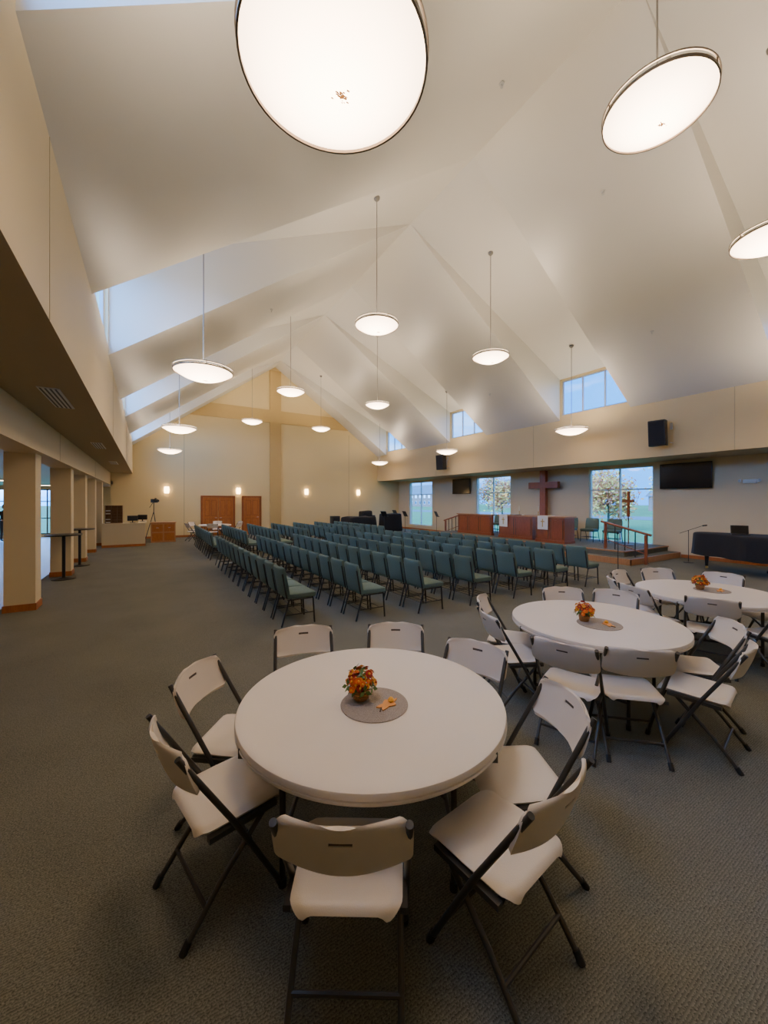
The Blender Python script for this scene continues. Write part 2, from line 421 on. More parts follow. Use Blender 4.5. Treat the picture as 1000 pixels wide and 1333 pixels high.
# ---------------------------------------------------------------- pendants
def dorm_z(x): return RZ-(RZ-ZD)*(abs(x-RX)/(RX-XL if x < RX else XR-RX))
R = 0.5
def pendant_mesh(hgt):
    b = B()
    prof = []
    dep = 0.17
    for i in range(13):
        a = i/12
        prof.append((max(R*a, 0.0001), -dep*(1-a**2.2)))
    inner = [(max(r-0.006, 0.0001), z+0.012) for (r, z) in prof][::-1]
    b.lathe(prof+inner[:1], M_bowl, seg=56, caps=False)
    b.lathe(inner, M_bowli, seg=56, caps=False)
    for (r, z, w) in ((R+0.006, -0.008, 0.012), (R+0.012, 0.045, 0.008)):
        b.lathe([(r-0.006, z-w), (r+0.006, z-w), (r+0.006, z+w), (r-0.006, z+w)], M_chrome, seg=56, closed=True)
    for k in range(3):
        a = k*2.094+0.5
        cx, cy = math.cos(a), math.sin(a)
        b.tube([((R+.006)*cx, (R+.006)*cy, -0.01), ((R+.01)*cx, (R+.01)*cy, 0.06)], 0.008, M_chrome, 6)
        b.tube([((R-.01)*cx, (R-.01)*cy, 0.04), (0.03*cx, 0.03*cy, 0.07)], 0.006, M_chrome, 6)
        b.tube([(0.12*cx, 0.12*cy, 0.05), (0.12*cx, 0.12*cy, -0.03)], 0.02, M_white, 8)
    b.lathe([(0.0001, 0.04), (0.05, 0.045), (0.05, 0.09), (0.015, 0.14), (0.0001, 0.14)], M_chrome, seg=20)
    b.tube([(0, 0, 0.1), (0, 0, hgt-0.02)], 0.010, M_rod, 8)
    b.lathe([(0.0001, hgt-0.09), (0.03, hgt-0.085), (0.07, hgt-0.04), (0.075, hgt+0.0), (0.0001, hgt+0.0)], M_rod, seg=20)
    for k in range(40):
        r = abs(random.gauss(0, 0.022)); a = random.random()*6.28
        x, y = 0.03+r*math.cos(a), -0.03+r*math.sin(a)
        s = random.uniform(0.003, 0.009)
        zz = -dep*(1-(math.hypot(x, y)/R)**2.2)
        b.rbox((x, y, zz-0.0015), (s*2, s, 0.003), 0.0008, M_bug, None, 1)
    return b.mesh('pendant_lamp')
PX = [(0.88, 4.29), (4.6, 6.05), (8.4, 6.05), (12.3, 4.33)]
k = 0
for (x, z) in PX:
    me = pendant_mesh(dorm_z(x)-z)
    for y in (1.95, 7.8, 14.2, 20.5):
        inst(me, 'pendant_lamp' if k == 0 else 'pendant_lamp.%03d' % k, (x, y, z)); k += 1
# sprinklers on ceiling
for i, (x, y) in enumerate([(2.0, 4.6), (5.0, 4.4), (8.4, 4.6), (11.5, 5.0), (11.8, 11.0), (3.0, 11)]):
    z = RZ-(RX-x)*sl if x < RX else RZ-(x-RX)*sr
    c = B(); c.lathe([(0.0001, -0.02), (0.04, -0.02), (0.045, 0.0), (0.0001, 0.0)], M_alum, seg=16); c.tube([(0,0,-.02),(0,0,-.07)], .01, M_alum)
    c.lathe([(0.0001, -0.075), (0.025, -0.075), (0.025, -0.07), (0.0001, -0.07)], M_alum, seg=12)
    c.obj('fire_sprinkler' if i == 0 else 'fire_sprinkler.%03d' % i, (x, y, z-0.02))
# sconces
for i, x in enumerate((0.84, 4.40, 8.45, 12.1)):
    c = B()
    c.box((-0.08, -0.02, -0.2), (0.08, 0, 0.2), M_alum)
    prof = [(0.09+0.02*math.sin(t*3.14), -0.17+0.34*t) for t in [j/6 for j in range(7)]]
    vs = []; fs = []
    for (r, z) in prof:
        for kk in range(9):
            a = math.pi+math.pi*kk/8; vs.append((r*math.cos(a)*1.1, -0.02+r*math.sin(a), z))
    for j in range(6):
        for kk in range(8): fs.append((j*9+kk, j*9+kk+1, j*9+kk+10, j*9+kk+9))
    c.add(vs, fs, M_sconce, True)
    c.obj('wall_sconce' if i == 0 else 'wall_sconce.%03d' % i, (x, YF-0.001, 2.5))

# ---------------------------------------------------------------- folding chair
def folding_chair():
    b = B()
    yl = lambda z: -0.275+(0.82-z)*0.604
    HW, HH, CR = 0.236, 0.105, 0.045
    def hw(v):
        t = min(CR, max(0, abs(v)*HH-(HH-CR)))
        return HW-(CR-math.sqrt(max(0, CR*CR-t*t)))
    def back(u, v0):
        v = math.sin(max(-1, min(1, v0))*math.pi/2)
        z = 0.745+v*HH - 0.012*u*u*(1 if v > 0 else -0.5)
        return (u*hw(v), yl(z)*0.55-0.108-0.055+0.052*u*u + 0.006*v*v, z)
    b.shell(back, 24, 21, 0.016, M_seat, mask=lambda i, j: 10 <= i <= 13 and j == 13)
    p = Vector(back(0, 6/21)); b.box((-0.0385, p.y-0.002, p.z-0.0085), (0.0385, p.y+0.006, p.z+0.0085), M_slot)
    HS = 0.205
    def sw(v):
        D_ = 0.21; c = 0.05; t = min(c, max(0, abs(v)*D_-(D_-c)))
        return (HS+0.008*(v if v < 0 else 0))-(c-math.sqrt(max(0, c*c-t*t)))
    def seat(u, v0):
        v = math.sin(max(-1, min(1, v0))*math.pi/2)
        y = 0.02+v*0.21
        z = 0.455-0.012*(1-u*u)*(1-v*v)
        if v > 0.6: z -= 0.035*((v-0.6)/0.4)**2
        if abs(u) > 0.85: z -= 0.012*((abs(u)-0.85)/0.15)**2
        if v < -0.9: z -= 0.02*((-v-0.9)/0.1)**2
        return (u*sw(v), y, z)
    b.shell(seat, 20, 26, 0.02, M_seat)
    for sx in (-1, 1):
        x = sx*0.224
        b.tube([(x, yl(0.84)+0.0, 0.84), (x, yl(0.45), 0.45), (x, yl(0.012)-0.03, 0.012)], 0.0135, M_steel, 10)
        b.tube([(x, yl(0.05)-.025, 0.05), (x, yl(0.0)-.03, 0.0)], 0.017, M_rub, 10)
        xr_ = sx*0.199
        b.tube([(xr_, 0.13, 0.43), (xr_, -0.10, 0.20), (xr_, -0.255, 0.012)], 0.0125, M_steel, 10)
        b.tube([(xr_, -0.235, 0.04), (xr_, -0.262, 0.0)], 0.016, M_rub, 10)
        b.box((min(xr_, x)-.004, -0.16, 0.41), (max(xr_, x), 0.16, 0.435), M_steel)
    b.tube([(-0.224, yl(0.14)-.02, 0.14), (0.224, yl(0.14)-.02, 0.14)], 0.010, M_steel, 8)
    b.tube([(-0.199, -0.165, 0.125), (0.199, -0.165, 0.125)], 0.010, M_steel, 8)
    b.tube([(-0.224, yl(0.43), 0.425), (0.224, yl(0.43), 0.425)], 0.010, M_steel, 8)
    b.tube([(-0.199, 0.12, 0.42), (0.199, 0.12, 0.42)], 0.010, M_steel, 8)
    return b.mesh('folding_chair')
ME_FC = folding_chair()
fcn = [0]
def put_fc(D, L, tD, tL):
    n = math.hypot(tD, tL); tD /= n; tL /= n
    oD, oL = D+tD*0.29, L+tL*0.29
    X, Y = cw(oD, oL)
    fx = S31*tD+C31*tL; fy = C31*tD-S31*tL
    inst(ME_FC, 'folding_chair' if fcn[0] == 0 else 'folding_chair.%03d' % fcn[0], (X, Y, 0), math.atan2(fy, fx)-math.pi/2)
    fcn[0] += 1
for c in [(1.25, -.14, 1, .02), (1.42, .67, .785, -.62), (1.72, -1.0, .70, .71), (2.42, -1.2, -.12, 1), (3.20, -.67, -.97, .25),
          (3.28, .10, -1, -.03), (2.84, .69, -.80, -.60), (2.08, 1.0, -.10, -1)]:
    put_fc(*c)
T2 = (3.76, 2.06)
for (d, l) in [(-.92, -.74), (-1.05, -.24), (-.5, .86), (-1.0, .58), (-.15, -1.1), (.45, -1.0), (.90, .1), (.74, .66)]:
    if (d, l) == (-1.0, .58): put_fc(T2[0]+d, T2[1]+l, .75, -.65)
    elif (d, l) == (-.5, .86): put_fc(T2[0]+d+.05, T2[1]+l+.1, .3, -1)
    else: put_fc(T2[0]+d, T2[1]+l, -d, -l)
T3 = (4.95, 4.15)
for (d, l) in [(-.82, -.62), (-.2, -1.08), (.35, -1.03), (.86, -.62), (1.05, .1), (.65, .8), (-.1, 1.05), (-1.05, .12)]:
    put_fc(T3[0]+d, T3[1]+l, -d, -l)

# round tables
def round_table():
    b = B(); r = 0.762
    b.lathe([(0.0001, 0.735), (r-0.05, 0.735), (r-0.012, 0.7345), (r-0.003, 0.731), (r, 0.724), (r+0.001, 0.706), (r-0.005, 0.704), (r-0.005, 0.698),
             (r+0.002, 0.696), (r+0.001, 0.684), (r-0.004, 0.678), (r-0.02, 0.678), (r-0.04, 0.70), (0.0001, 0.70)], M_plast, seg=96)
    for sx in (-1, 1):
        xx = sx*0.42
        for sy in (-1, 1):
            b.tube([(xx, sy*0.40, 0.70), (xx, sy*0.40, 0.35), (xx, sy*0.40, 0.03)], 0.016, M_steel, 10)
            b.tube([(xx, sy*0.40, 0.04), (xx, sy*0.40, 0.0)], 0.02, M_rub, 10)
            b.tube([(xx, sy*0.12, 0.22), (xx*0.12, sy*0.12, 0.66)], 0.009, M_steel, 8)
        b.tube([(xx, -0.40, 0.22), (xx, 0.40, 0.22)], 0.013, M_steel, 8)
        b.tube([(xx, -0.40, 0.67), (xx, 0.40, 0.67)], 0.016, M_steel, 8)
    for sy in (-1, 1):
        b.box((-0.62, sy*0.44-0.012, 0.655), (0.62, sy*0.44+0.012, 0.7), M_steel)
    b.box((-0.06, -0.45, 0.65), (0.06, 0.45, 0.68), M_steel)
    return b.mesh('round_folding_table')
ME_T = round_table()
T1 = (2.28, -.07)
tabs = [T1, T2, T3]
for i, (D, L) in enumerate(tabs):
    X, Y = cw(D, L)
    inst(ME_T, 'round_folding_table' if i == 0 else 'round_folding_table.%03d' % i, (X, Y, 0), [math.radians(-33), 0.2, 0.6][i])
# centerpieces
def flowers(seed):
    rnd = random.Random(seed); b = B()
    b.lathe([(0.0001, 0), (0.036, 0), (0.040, 0.01), (0.047, 0.055), (0.050, 0.064), (0.045, 0.066), (0.040, 0.055), (0.0001, 0.055)], M_pot, seg=24)
    for z in (0.012, 0.024, 0.036, 0.048):
        b.lathe([(0.040+z*.14, z-.004), (0.045+z*.14, z), (0.040+z*.14, z+.004)], M_pot, seg=24, caps=False)
    N = 50
    for i in range(N):
        a = i*2.39996; ph = math.acos(1-1.1*(i+.5)/N)
        rr = 0.066+rnd.random()*0.026
        c = Vector((math.cos(a)*math.sin(ph)*rr, math.sin(a)*math.sin(ph)*rr, 0.090+math.cos(ph)*rr*1.0))
        n = Vector((math.cos(a)*math.sin(ph)+rnd.gauss(0, .25), math.sin(a)*math.sin(ph)+rnd.gauss(0, .25), math.cos(ph)+.15)).normalized()
        M = Matrix.Translation(c) @ n.to_track_quat('Z', 'Y').to_matrix().to_4x4()
        m = rnd.choice([M_fo, M_fo, M_fo, M_fr, M_fr, M_fy, M_fy, M_leaf])
        sz = rnd.uniform(0.017, 0.026)
        if m is M_leaf:
            for t in (0, 2.1, 4.2):
                R_ = M @ Matrix.Rotation(t, 4, 'Z')
                b.add([(0, 0, 0), (sz*.5, sz*.8, .004), (0, sz*1.7, .008), (-sz*.5, sz*.8, .004)], [(0, 1, 2, 3)], m, False, R_)
        else:
            for ring, (n_, tilt, s_) in enumerate(((10, 0.1, 1.0), (9, 0.45, 0.85), (7, 0.9, 0.65))):
                for k in range(n_):
                    t = 2*math.pi*k/n_+ring*.4
                    dx, dy = math.cos(t), math.sin(t); L_ = sz*s_
                    px, py = -dy, dx; w = L_*0.38
                    base = (dx*.001, dy*.001, ring*.002)
                    mid = Vector((dx*L_*.6*math.cos(tilt), dy*L_*.6*math.cos(tilt), L_*.6*math.sin(tilt)))
                    tip = Vector((dx*L_*math.cos(tilt*.8), dy*L_*math.cos(tilt*.8), L_*math.sin(tilt*.9)))
                    b.add([base, mid+Vector((px*w, py*w, 0)), tip, mid-Vector((px*w, py*w, 0))], [(0, 1, 2, 3)], m, False, M)
            b.rbox((0, 0, sz*.3), (sz*.5, sz*.5, sz*.4), sz*.12, M_fy if m is not M_fy else M_fr, M, 1)
        b.tube([(0, 0, 0.05), tuple(c*0.9)], 0.0015, M_leaf, 4)
    for i in range(34):
        a = rnd.random()*6.283; r1 = rnd.uniform(0.02, 0.085); z = rnd.uniform(0.062, 0.11)
        c = Vector((math.cos(a)*r1, math.sin(a)*r1, z)); sz = 0.026
        M = Matrix.Translation(c) @ Matrix.Rotation(a, 4, 'Z') @ Matrix.Rotation(rnd.uniform(-.3, .8), 4, 'Y')
        b.add([(-sz, 0, 0), (0, -sz*.5, 0.003), (sz, 0, -.004), (0, sz*.5, .003)], [(0, 1, 2, 3)], M_leaf, False, M)
    b.tube([(0.049*math.cos(t), 0.049*math.sin(t), 0.04) for t in [j*.4-1.6-1.2 for j in range(9)]], .003, M_peach, 5)
    return b
mats_pos = [((2.19, -.055), (2.235, -.135), (2.17, .02)), ((3.62, 2.03), (3.70, 1.93), (3.58, 2.09)), ((5.0, 4.27), (5.03, 4.14), (4.93, 4.32))]
for i, (mp_, fp, lp) in enumerate(mats_pos):
    sfx = '' if i == 0 else '.%03d' % i
    X, Y = cw(*mp_); c = B()
    c.lathe([(0.0001, 0.0), (0.19, 0.0), (0.192, 0.0025), (0.19, 0.005)] + [(0.19-0.01*j, 0.005+(0.0012 if j % 2 else 0)) for j in range(1, 18)] + [(0.0001, 0.005)], M_mat, seg=64)
    c.obj('round_placemat'+sfx, (X, Y, 0.7352))
    X, Y = cw(*fp)
    flowers(i+3).obj('potted_mums'+sfx, (X, Y, 0.7415))
    X, Y = cw(*lp); c = B()
    pts = []
    for k in range(20):
        a = 2*math.pi*k/20; r = (0.062 if k % 4 == 0 else (0.034 if k % 2 == 0 else 0.046))
        pts.append((r*math.cos(a)*1.35, r*math.sin(a)*0.7))
    c.prism(pts, 0, 0.006, M_peach)
    c.lathe([(0.0001, 0.004), (0.014, 0.006), (0.019, 0.014), (0.014, 0.024), (0.007, 0.03), (0.0001, 0.031)], M_fy, (0.03, 0, 0.002), 16)
    c.tube([(-0.05, -0.0, 0.004), (-0.085, -0.02, 0.004)], 0.003, M_bark, 6)
    c.obj('felt_leaf_decoration'+sfx, (X, Y, 0.7425), [0.3, 1.0, 0.2][i])

# ---------------------------------------------------------------- church chairs
def church_chair():
    b = B()
    b.rbox((0, 0.02, 0.445), (0.515, 0.47, 0.085), 0.03, M_green, None, 2, fn=lambda p: (p.x*(1-0.04*(p.y < 0)), p.y, p.z+(0.012*(1-(p.x/.26)**2)*(1-(p.y/.24)**2) if p.z > 0 else 0)))
    T = Matrix.Translation((0, -0.255, 0.665)) @ Matrix.Rotation(math.radians(10), 4, 'X')
    b.rbox((0, 0, 0), (0.50, 0.06, 0.44), 0.025, M_green, T, 2,
           fn=lambda p: (p.x*(1-0.10*max(0, p.z/.22)**2), p.y+0.035*(p.x/.25)**2+(0.015*(1-(p.x/.25)**2) if p.y > 0 else 0), p.z))
    for sx in (-1, 1):
        x = sx*0.235
        b.tube([(x, -0.205, 0.42), (x, -0.225, 0.5), (x*.96, -0.275, 0.8)], 0.012, M_black, 6)
        b.tube([(x, 0.2, 0.41), (x, 0.21, 0.38), (x, 0.235, 0.0)], 0.0135, M_black, 6)
        b.tube([(x, -0.14, 0.41), (x, -0.18, 0.38), (x, -0.29, 0.0)], 0.0135, M_black, 6)
        b.tube([(x, -0.2, 0.395), (x, 0.2, 0.395)], 0.012, M_black, 6)
        b.tube([(x, -0.22, 0.17), (x, 0.22, 0.17)], 0.008, M_black, 6)
    for y in (-0.22, -0.1, 0.02, 0.14):
        b.tube([(-0.235, y, 0.17), (0.235, y, 0.17)], 0.005, M_black, 5)
    b.tube([(-0.235, 0.2, 0.395), (0.235, 0.2, 0.395)], 0.010, M_black, 6)
    return b.mesh('upholstered_church_chair')
ME_CC = church_chair(); n = 0
def put_cc(x, y, rz, z=0.0):
    global n
    inst(ME_CC, 'upholstered_church_chair' if n == 0 else 'upholstered_church_chair.%03d' % n, (x, y, z), rz); n += 1
starts = [5.95, 5.62, 5.45, 5.35, 5.28, 5.2, 5.15]
for r in range(7):
    x = 2.0+r*1.09
    for k in range(12): put_cc(x, starts[r]+k*0.56, -math.pi/2+random.uniform(-.02, .02))
    for k in range(9): put_cc(x, 13.7+k*0.56, -math.pi/2+random.uniform(-.02, .02))
# ---------------------------------------------------------------- platform
PZ = 0.362
b = B()
b.box((12.5, 6.2, 0), (WR-0.002, 15.4, 0.36), M_carpet)
b.box((12.15, 5.85, 0), (WR-0.002, 6.2, 0.18), M_carpet); b.box((12.15, 6.2, 0), (12.5, 15.4, 0.18), M_carpet)
b.box((12.47, 6.17, 0.32), (12.5, 15.4, 0.361), M_oak); b.box((12.47, 6.17, 0.32), (WR-0.002, 6.2, 0.361), M_oak)
b.box((12.12, 5.82, 0.0), (12.15, 15.4, 0.181), M_oak); b.box((12.12, 5.82, 0.0), (WR-0.002, 5.85, 0.181), M_oak)
b.obj('chancel_platform')
def railing(name, x, ys, zf):
    c = B(); h = 0.88; n_ = len(ys)
    z0, z1 = zf[0], zf[-1]; y0, y1 = ys[0], ys[-1]
    for k in range(n_):
        y = ys[k]; t = (y-y0)/(y1-y0)
        zt = z0+(z1-z0)*t+h
        w = 0.035 if k in (0, n_-1) else 0.012
        c.box((x-w, y-w, zf[k]), (x+w, y+w, zt), M_cherry if k in (0, n_-1) else M_black)
    dy = (y1-y0)
    c.tube([(x, y0-dy*.12, z0+h), (x, y1+dy*.12, z1+h)], 0.035, M_cherry, 10)
    c.tube([(x, y0, z0+h*.35), (x, y1, z1+h*.35)], 0.015, M_cherry, 8)
    c.obj(name)
railing('stair_handrail', 12.75, [6.9, 6.6, 6.3, 6.0, 5.7], [PZ, PZ, PZ, 0.182, 0.001])
railing('stair_handrail.001', 13.6, [14.7, 15.0, 15.3, 15.55, 15.8], [PZ, PZ, PZ, 0.001, 0.001])
def panel_front(name, x, y0, y1, z0, h, dep=0.5, cloth=None):
    c = B()
    c.box((x, y0, z0), (x+dep, y1, z0+h-0.05), M_cherry)
    c.box((x-0.05, y0-0.05, z0+h-0.05), (x+dep+0.05, y1+0.05, z0+h), M_oak)
    c.box((x-0.02, y0-0.02, z0), (x+dep+.02, y1+0.02, z0+0.1), M_cherry)
    nn = max(1, int((y1-y0)/0.6))
    for k in range(nn):
        a = y0+(y1-y0)*k/nn+0.07; d = y0+(y1-y0)*(k+1)/nn-0.07
        c.box((x-0.012, a, z0+0.18), (x, d, z0+h-0.15), M_cherry)
        for (p, q_) in ((a-.02, a), (d, d+.02)): c.box((x-0.02, p, z0+0.16), (x, q_, z0+h-0.13), M_dwood)
    if cloth:
        c.box((x-0.06, cloth-0.22, z0+h), (x+dep*.6, cloth+0.22, z0+h+0.012), M_cloth)
        c.box((x-0.072, cloth-0.22, z0+h-0.5), (x-0.06, cloth+0.22, z0+h+0.012), M_cloth)
        c.box((x-0.078, cloth-0.02, z0+h-0.4), (x-0.072, cloth+0.02, z0+h-0.1), M_gold)
        c.box((x-0.078, cloth-0.08, z0+h-0.22), (x-0.072, cloth+0.08, z0+h-0.18), M_gold)
    return c.obj(name)
panel_front('communion_rail', 13.2, 12.2, 14.4, PZ, 0.95, 0.12)
panel_front('altar_table', 13.0, 9.9, 11.6, PZ, 0.97, 0.8, 11.3)
panel_front('pulpit', 12.75, 8.35, 9.55, PZ, 0.98, 0.6, 9.2)
c = B()
c.box((-0.3, -0.02, 0), (0.3, 0.02, 0.02), M_cloth); 
for s_ in (-1, 1):
    c.add([(0, 0, 0.02), (s_*0.2, 0, 0.035), (s_*0.2, 0.28, 0.035), (0, 0.28, 0.02)], [(0, 1, 2, 3)], M_cloth)
c.box((-0.2, 0, 0), (0.2, 0.28, 0.018), M_dwood)
c.obj('open_bible', (13.2, 10.75, PZ+.972), math.pi/2)
for i, y in enumerate((10.1, 11.05)):
    c = B(); c.lathe([(0.0001, 0), (0.05, 0), (0.05, 0.01), (0.012, 0.03), (0.012, 0.12), (0.03, 0.14), (0.03, 0.15), (0.0001, 0.15)], M_gold, seg=16)
    c.lathe([(0.0001, 0.15), (0.018, 0.15), (0.018, 0.38), (0.0001, 0.38)], M_candle, seg=12); c.tube([(0, 0, .38), (0, 0, .4)], .002, M_black, 4)
    c.obj('altar_candlestick' if i == 0 else 'altar_candlestick.%03d' % i, (13.65, y, PZ+.972))
c = B()
c.box((-0.09, -0.14, 0), (0.09, 0.14, 2.9), M_cherry); c.box((-0.085, -0.74, 2.12), (0.085, 0.74, 2.40), M_cherry)
c.box((-0.2, -0.4, 0), (0.2, 0.4, 0.12), M_cherry)
c.obj('wooden_cross', (15.1, 10.9, PZ))
c = B()
c.lathe([(0.0001, 0), (0.17, 0), (0.17, 0.02), (0.03, 0.06), (0.0001, 0.06)], M_dwood, seg=20); c.tube([(0, 0, .05), (0, 0, 1.1)], .018, M_cherry)
c.box((-0.025, -0.045, 1.0), (0.025, 0.045, 1.88), M_cherry); c.box((-0.025, -0.27, 1.5), (0.025, 0.27, 1.59), M_cherry)
c.obj('processional_cross', (14.3, 6.95, PZ), -.5)
for (x, y) in ((14.5, 9.3), (14.5, 8.45), (14.5, 7.6), (14.6, 13.2), (14.6, 13.9)): put_cc(x, y, math.pi/2+.1, PZ)
# TVs
for i, (y0, y1) in enumerate(((4.93, 6.4), (15.7, 17.15))):
    c = B(); yc = (y0+y1)/2; h = (y1-y0)/2
    c.rbox((0, 0, 0), (0.05, h*2, 0.86), 0.01, M_black); c.box((-0.0265, -h+.02, -0.41), (-0.025, h-.02, 0.41), M_screen)
    c.box((0.025, -0.2, -0.15), (0.1, 0.2, 0.15), M_black)
    c.obj('wall_television' if i == 0 else 'wall_television.%03d' % i, (WR-0.1001, yc, 2.76))
for i, y in enumerate((5.6, 15.75)):
    c = B(); M = Matrix.Rotation(math.radians(-4), 4, 'Y') @ Matrix.Rotation(math.radians(12), 4, 'Z')
    c.rbox((0, 0, 0), (0.34, 0.44, 0.78), 0.02, M_black, M); 
    c.box((-0.176, -0.19, -0.35), (-0.170, 0.19, 0.35), M_blackm, M)
    c.tube([(0.15, 0, 0), (0.33, 0, 0.02)], 0.025, M_alum); c.box((0.33, -0.1, -0.15), (0.35, 0.1, 0.15), M_alum)
    c.box((0.2, -0.30, 0.1), (0.24, -0.24, 0.3), M_alum)
    c.tube([(0.15, -0.27, -0.3), (0.33, -0.27, -0.3)], 0.015, M_alum)
    c.obj('wall_loudspeaker' if i == 0 else 'wall_loudspeaker.%03d' % i, (XR-0.352, y, 3.97), 0)
# emergency light
c = B(); c.rbox((0, 0, 0), (0.08, 0.32, 0.12), 0.015, M_white)
for s_ in (-1, 1):
    c.tube([(0, s_*0.2, 0.02), (-0.06, s_*0.22, 0.02)], 0.05, M_white, 14)
    c.tube([(-0.06, s_*0.22, 0.02), (-0.065, s_*0.22, 0.02)], 0.04, M_alum, 14)
c.obj('emergency_light', (WR-0.041, 4.05, 2.5))
# grand piano
c = B()
def cr_pts(P, n_=6):
    out = []; N = len(P)
    for i in range(N):
        p0, p1, p2, p3 = [Vector(P[(i+j-1) % N]) for j in range(4)]
        for k in range(n_):
            t = k/n_
            out.append(tuple(0.5*((2*p1)+(-p0+p2)*t+(2*p0-5*p1+4*p2-p3)*t*t+(-p0+3*p1-3*p2+p3)*t**3)))
    return out
base = [(0.72, -0.76), (0.74, -0.4), (0.72, 0.3), (0.66, 1.0), (0.40, 1.18), (0.02, 1.05), (-0.22, 0.62), (-0.5, 0.22), (-0.74, -0.1), (-0.76, -0.5), (-0.72, -0.76), (0, -0.78)]
pts = cr_pts(base)
nn = len(pts); vs = []; fs = []
lv = [(0.40, 1.02), (0.6, 1.0), (0.9, 0.99), (0.97, 0.985), (1.0, 0.965), (1.012, 0.93), (1.015, 0.5)]
for (z, s_) in lv:
    for j, p in enumerate(pts):
        w_ = 0.015*math.sin(j*1.1)*(1 if z < .7 else .2)
        vs.append((p[0]*(s_+w_), p[1]*(s_+w_), z+(0.01*math.sin(j*.7) if z < .5 else 0)))
for i in range(len(lv)-1):
    for j in range(nn): fs.append((i*nn+j, i*nn+(j+1) % nn, (i+1)*nn+(j+1) % nn, (i+1)*nn+j))
fs.append(tuple((len(lv)-1)*nn+j for j in range(nn)))
c.add(vs, fs, M_blackm, True)
for (x, y) in ((-0.58, -0.55), (0.58, -0.55), (0.3, 0.85)):
    c.tube([(x, y, 0.07), (x, y, 0.5)], 0.06, M_black, 12, radii=[.035, .06]); c.tube([(x-.02, y, .035), (x+.02, y, .035)], .035, M_gold, 10)
c.box((-.12, -.5, .08), (.12, -.4, .14), M_black); c.tube([(-.08, -.45, .14), (-.05, -.45, .5)], .012, M_gold); c.tube([(.08, -.45, .14), (.05, -.45, .5)], .012, M_gold)
c.obj('grand_piano', (13.35, 3.6, 0), 0.15)
c = B(); c.box((-0.18, -0.12, 0), (0.18, 0.12, 0.015), M_black); M = Matrix.Translation((0, 0.12, 0.015)) @ Matrix.Rotation(-.3, 4, 'X')
c.box((-0.18, -0.005, 0), (0.18, 0.005, 0.23), M_black, M); c.box((-0.165, -0.007, 0.01), (0.165, -0.005, 0.22), M_screen, M)
c.obj('laptop', (13.3, 3.7, 1.018), -1.2)
c = B(); c.rbox((0, 0, 0.46), (0.75, 0.35, 0.08), 0.02, M_black)
for sx in (-.33, .33):
    for sy in (-.13, .13): c.box((sx-.02, sy-.02, 0), (sx+.02, sy+.02, .43), M_black)
c.obj('piano_bench', (13.4, 2.35, 0))
# music stands
def mstand():
    c = B()
    for k in range(3):
        a = k*2.094; c.tube([(0, 0, 0.18), (0.24*math.cos(a), 0.24*math.sin(a), 0.008)], 0.008, M_black, 6)
    c.tube([(0, 0, 0.1), (0, 0, 1.12)], 0.011, M_black)
    M = Matrix.Translation((0, 0, 1.15)) @ Matrix.Rotation(math.radians(-25), 4, 'X')
    c.box((-0.25, -0.004, -0.14), (0.25, 0.004, 0.2), M_black, M); c.box((-0.25, -0.06, -0.145), (0.25, 0.004, -0.135), M_black, M)
    return c.mesh('music_stand')
ME_MS = mstand()
for i, (x, y, r) in enumerate([(14.2, 17.3, 1.2), (12.9, 18.6, 1.4), (11.7, 19.0, 1.7), (13.9, 21.2, 1.5)]):
    inst(ME_MS, 'music_stand' if i == 0 else 'music_stand.%03d' % i, (x, y, 0), r)
for i, (x, y) in enumerate([(14.3, 5.2), (9.6, 4.9)]):
    c = B(); c.lathe([(0.0001, 0), (0.13, 0), (0.13, 0.015), (0.02, 0.03), (0.0001, 0.03)], M_black, seg=20)
    c.tube([(0, 0, .02), (0, 0, 1.0)], .009, M_black); c.tube([(0.2, 0.1, 0.9), (0, 0, 1.0), (-0.3, -0.15, 1.15)], .007, M_black); c.tube([(-0.3, -.15, 1.15), (-.4, -.2, 1.17)], .02, M_blackm)
    c.obj('microphone_stand' if i == 0 else 'microphone_stand.%03d' % i, (x, y, 0), 1.6 if i == 0 else 0)
def covered(name, x, y, sx, sy, h):
    c = B(); c.rbox((0, 0, h*.5+.02), (sx, sy, h-0.04), 0.08, M_blackm, None, 3, fn=lambda p: (p.x*(1.06-0.12*(p.z/h)), p.y*(1.06-.12*(p.z/h)), p.z+0.03*math.sin(p.x*6)*math.cos(p.y*5)*(p.z > 0)))
    for sx_ in (-.4, .4): c.box((sx_*sx-.02, -.02, 0), (sx_*sx+.02, .02, .1), M_black)
    c.obj(name, (x, y, 0))
covered('covered_drum_kit', 10.7, 20.3, 1.7, 1.3, 1.0)
covered('covered_keyboard', 12.9, 20.2, 1.3, 0.6, 1.15)
covered('covered_amplifier', 11.9, 21.6, 0.7, 0.6, 1.3)
for i, (x, y) in enumerate(((9.9, 21.9), (12.6, 22.2))):
    c = B(); c.rbox((0, 0, 0.5), (0.5, 0.45, 1.0), 0.02, M_black); c.box((-.2, -.235, .1), (.2, -.226, .9), M_blackm)
    c.obj('floor_loudspeaker' if i == 0 else 'floor_loudspeaker.%03d' % i, (x, y, 0))
# ---------------------------------------------------------------- small table & chairs near doors
inst(ME_T, 'round_folding_table.003', (2.9, 21.0, 0))
for k in range(6):
    a = k*1.047+.3; X, Y = 2.9+math.cos(a)*1.1, 21.0+math.sin(a)*1.1
    inst(ME_FC, 'folding_chair.%03d' % fcn[0], (X, Y, 0), a+math.pi/2); fcn[0] += 1
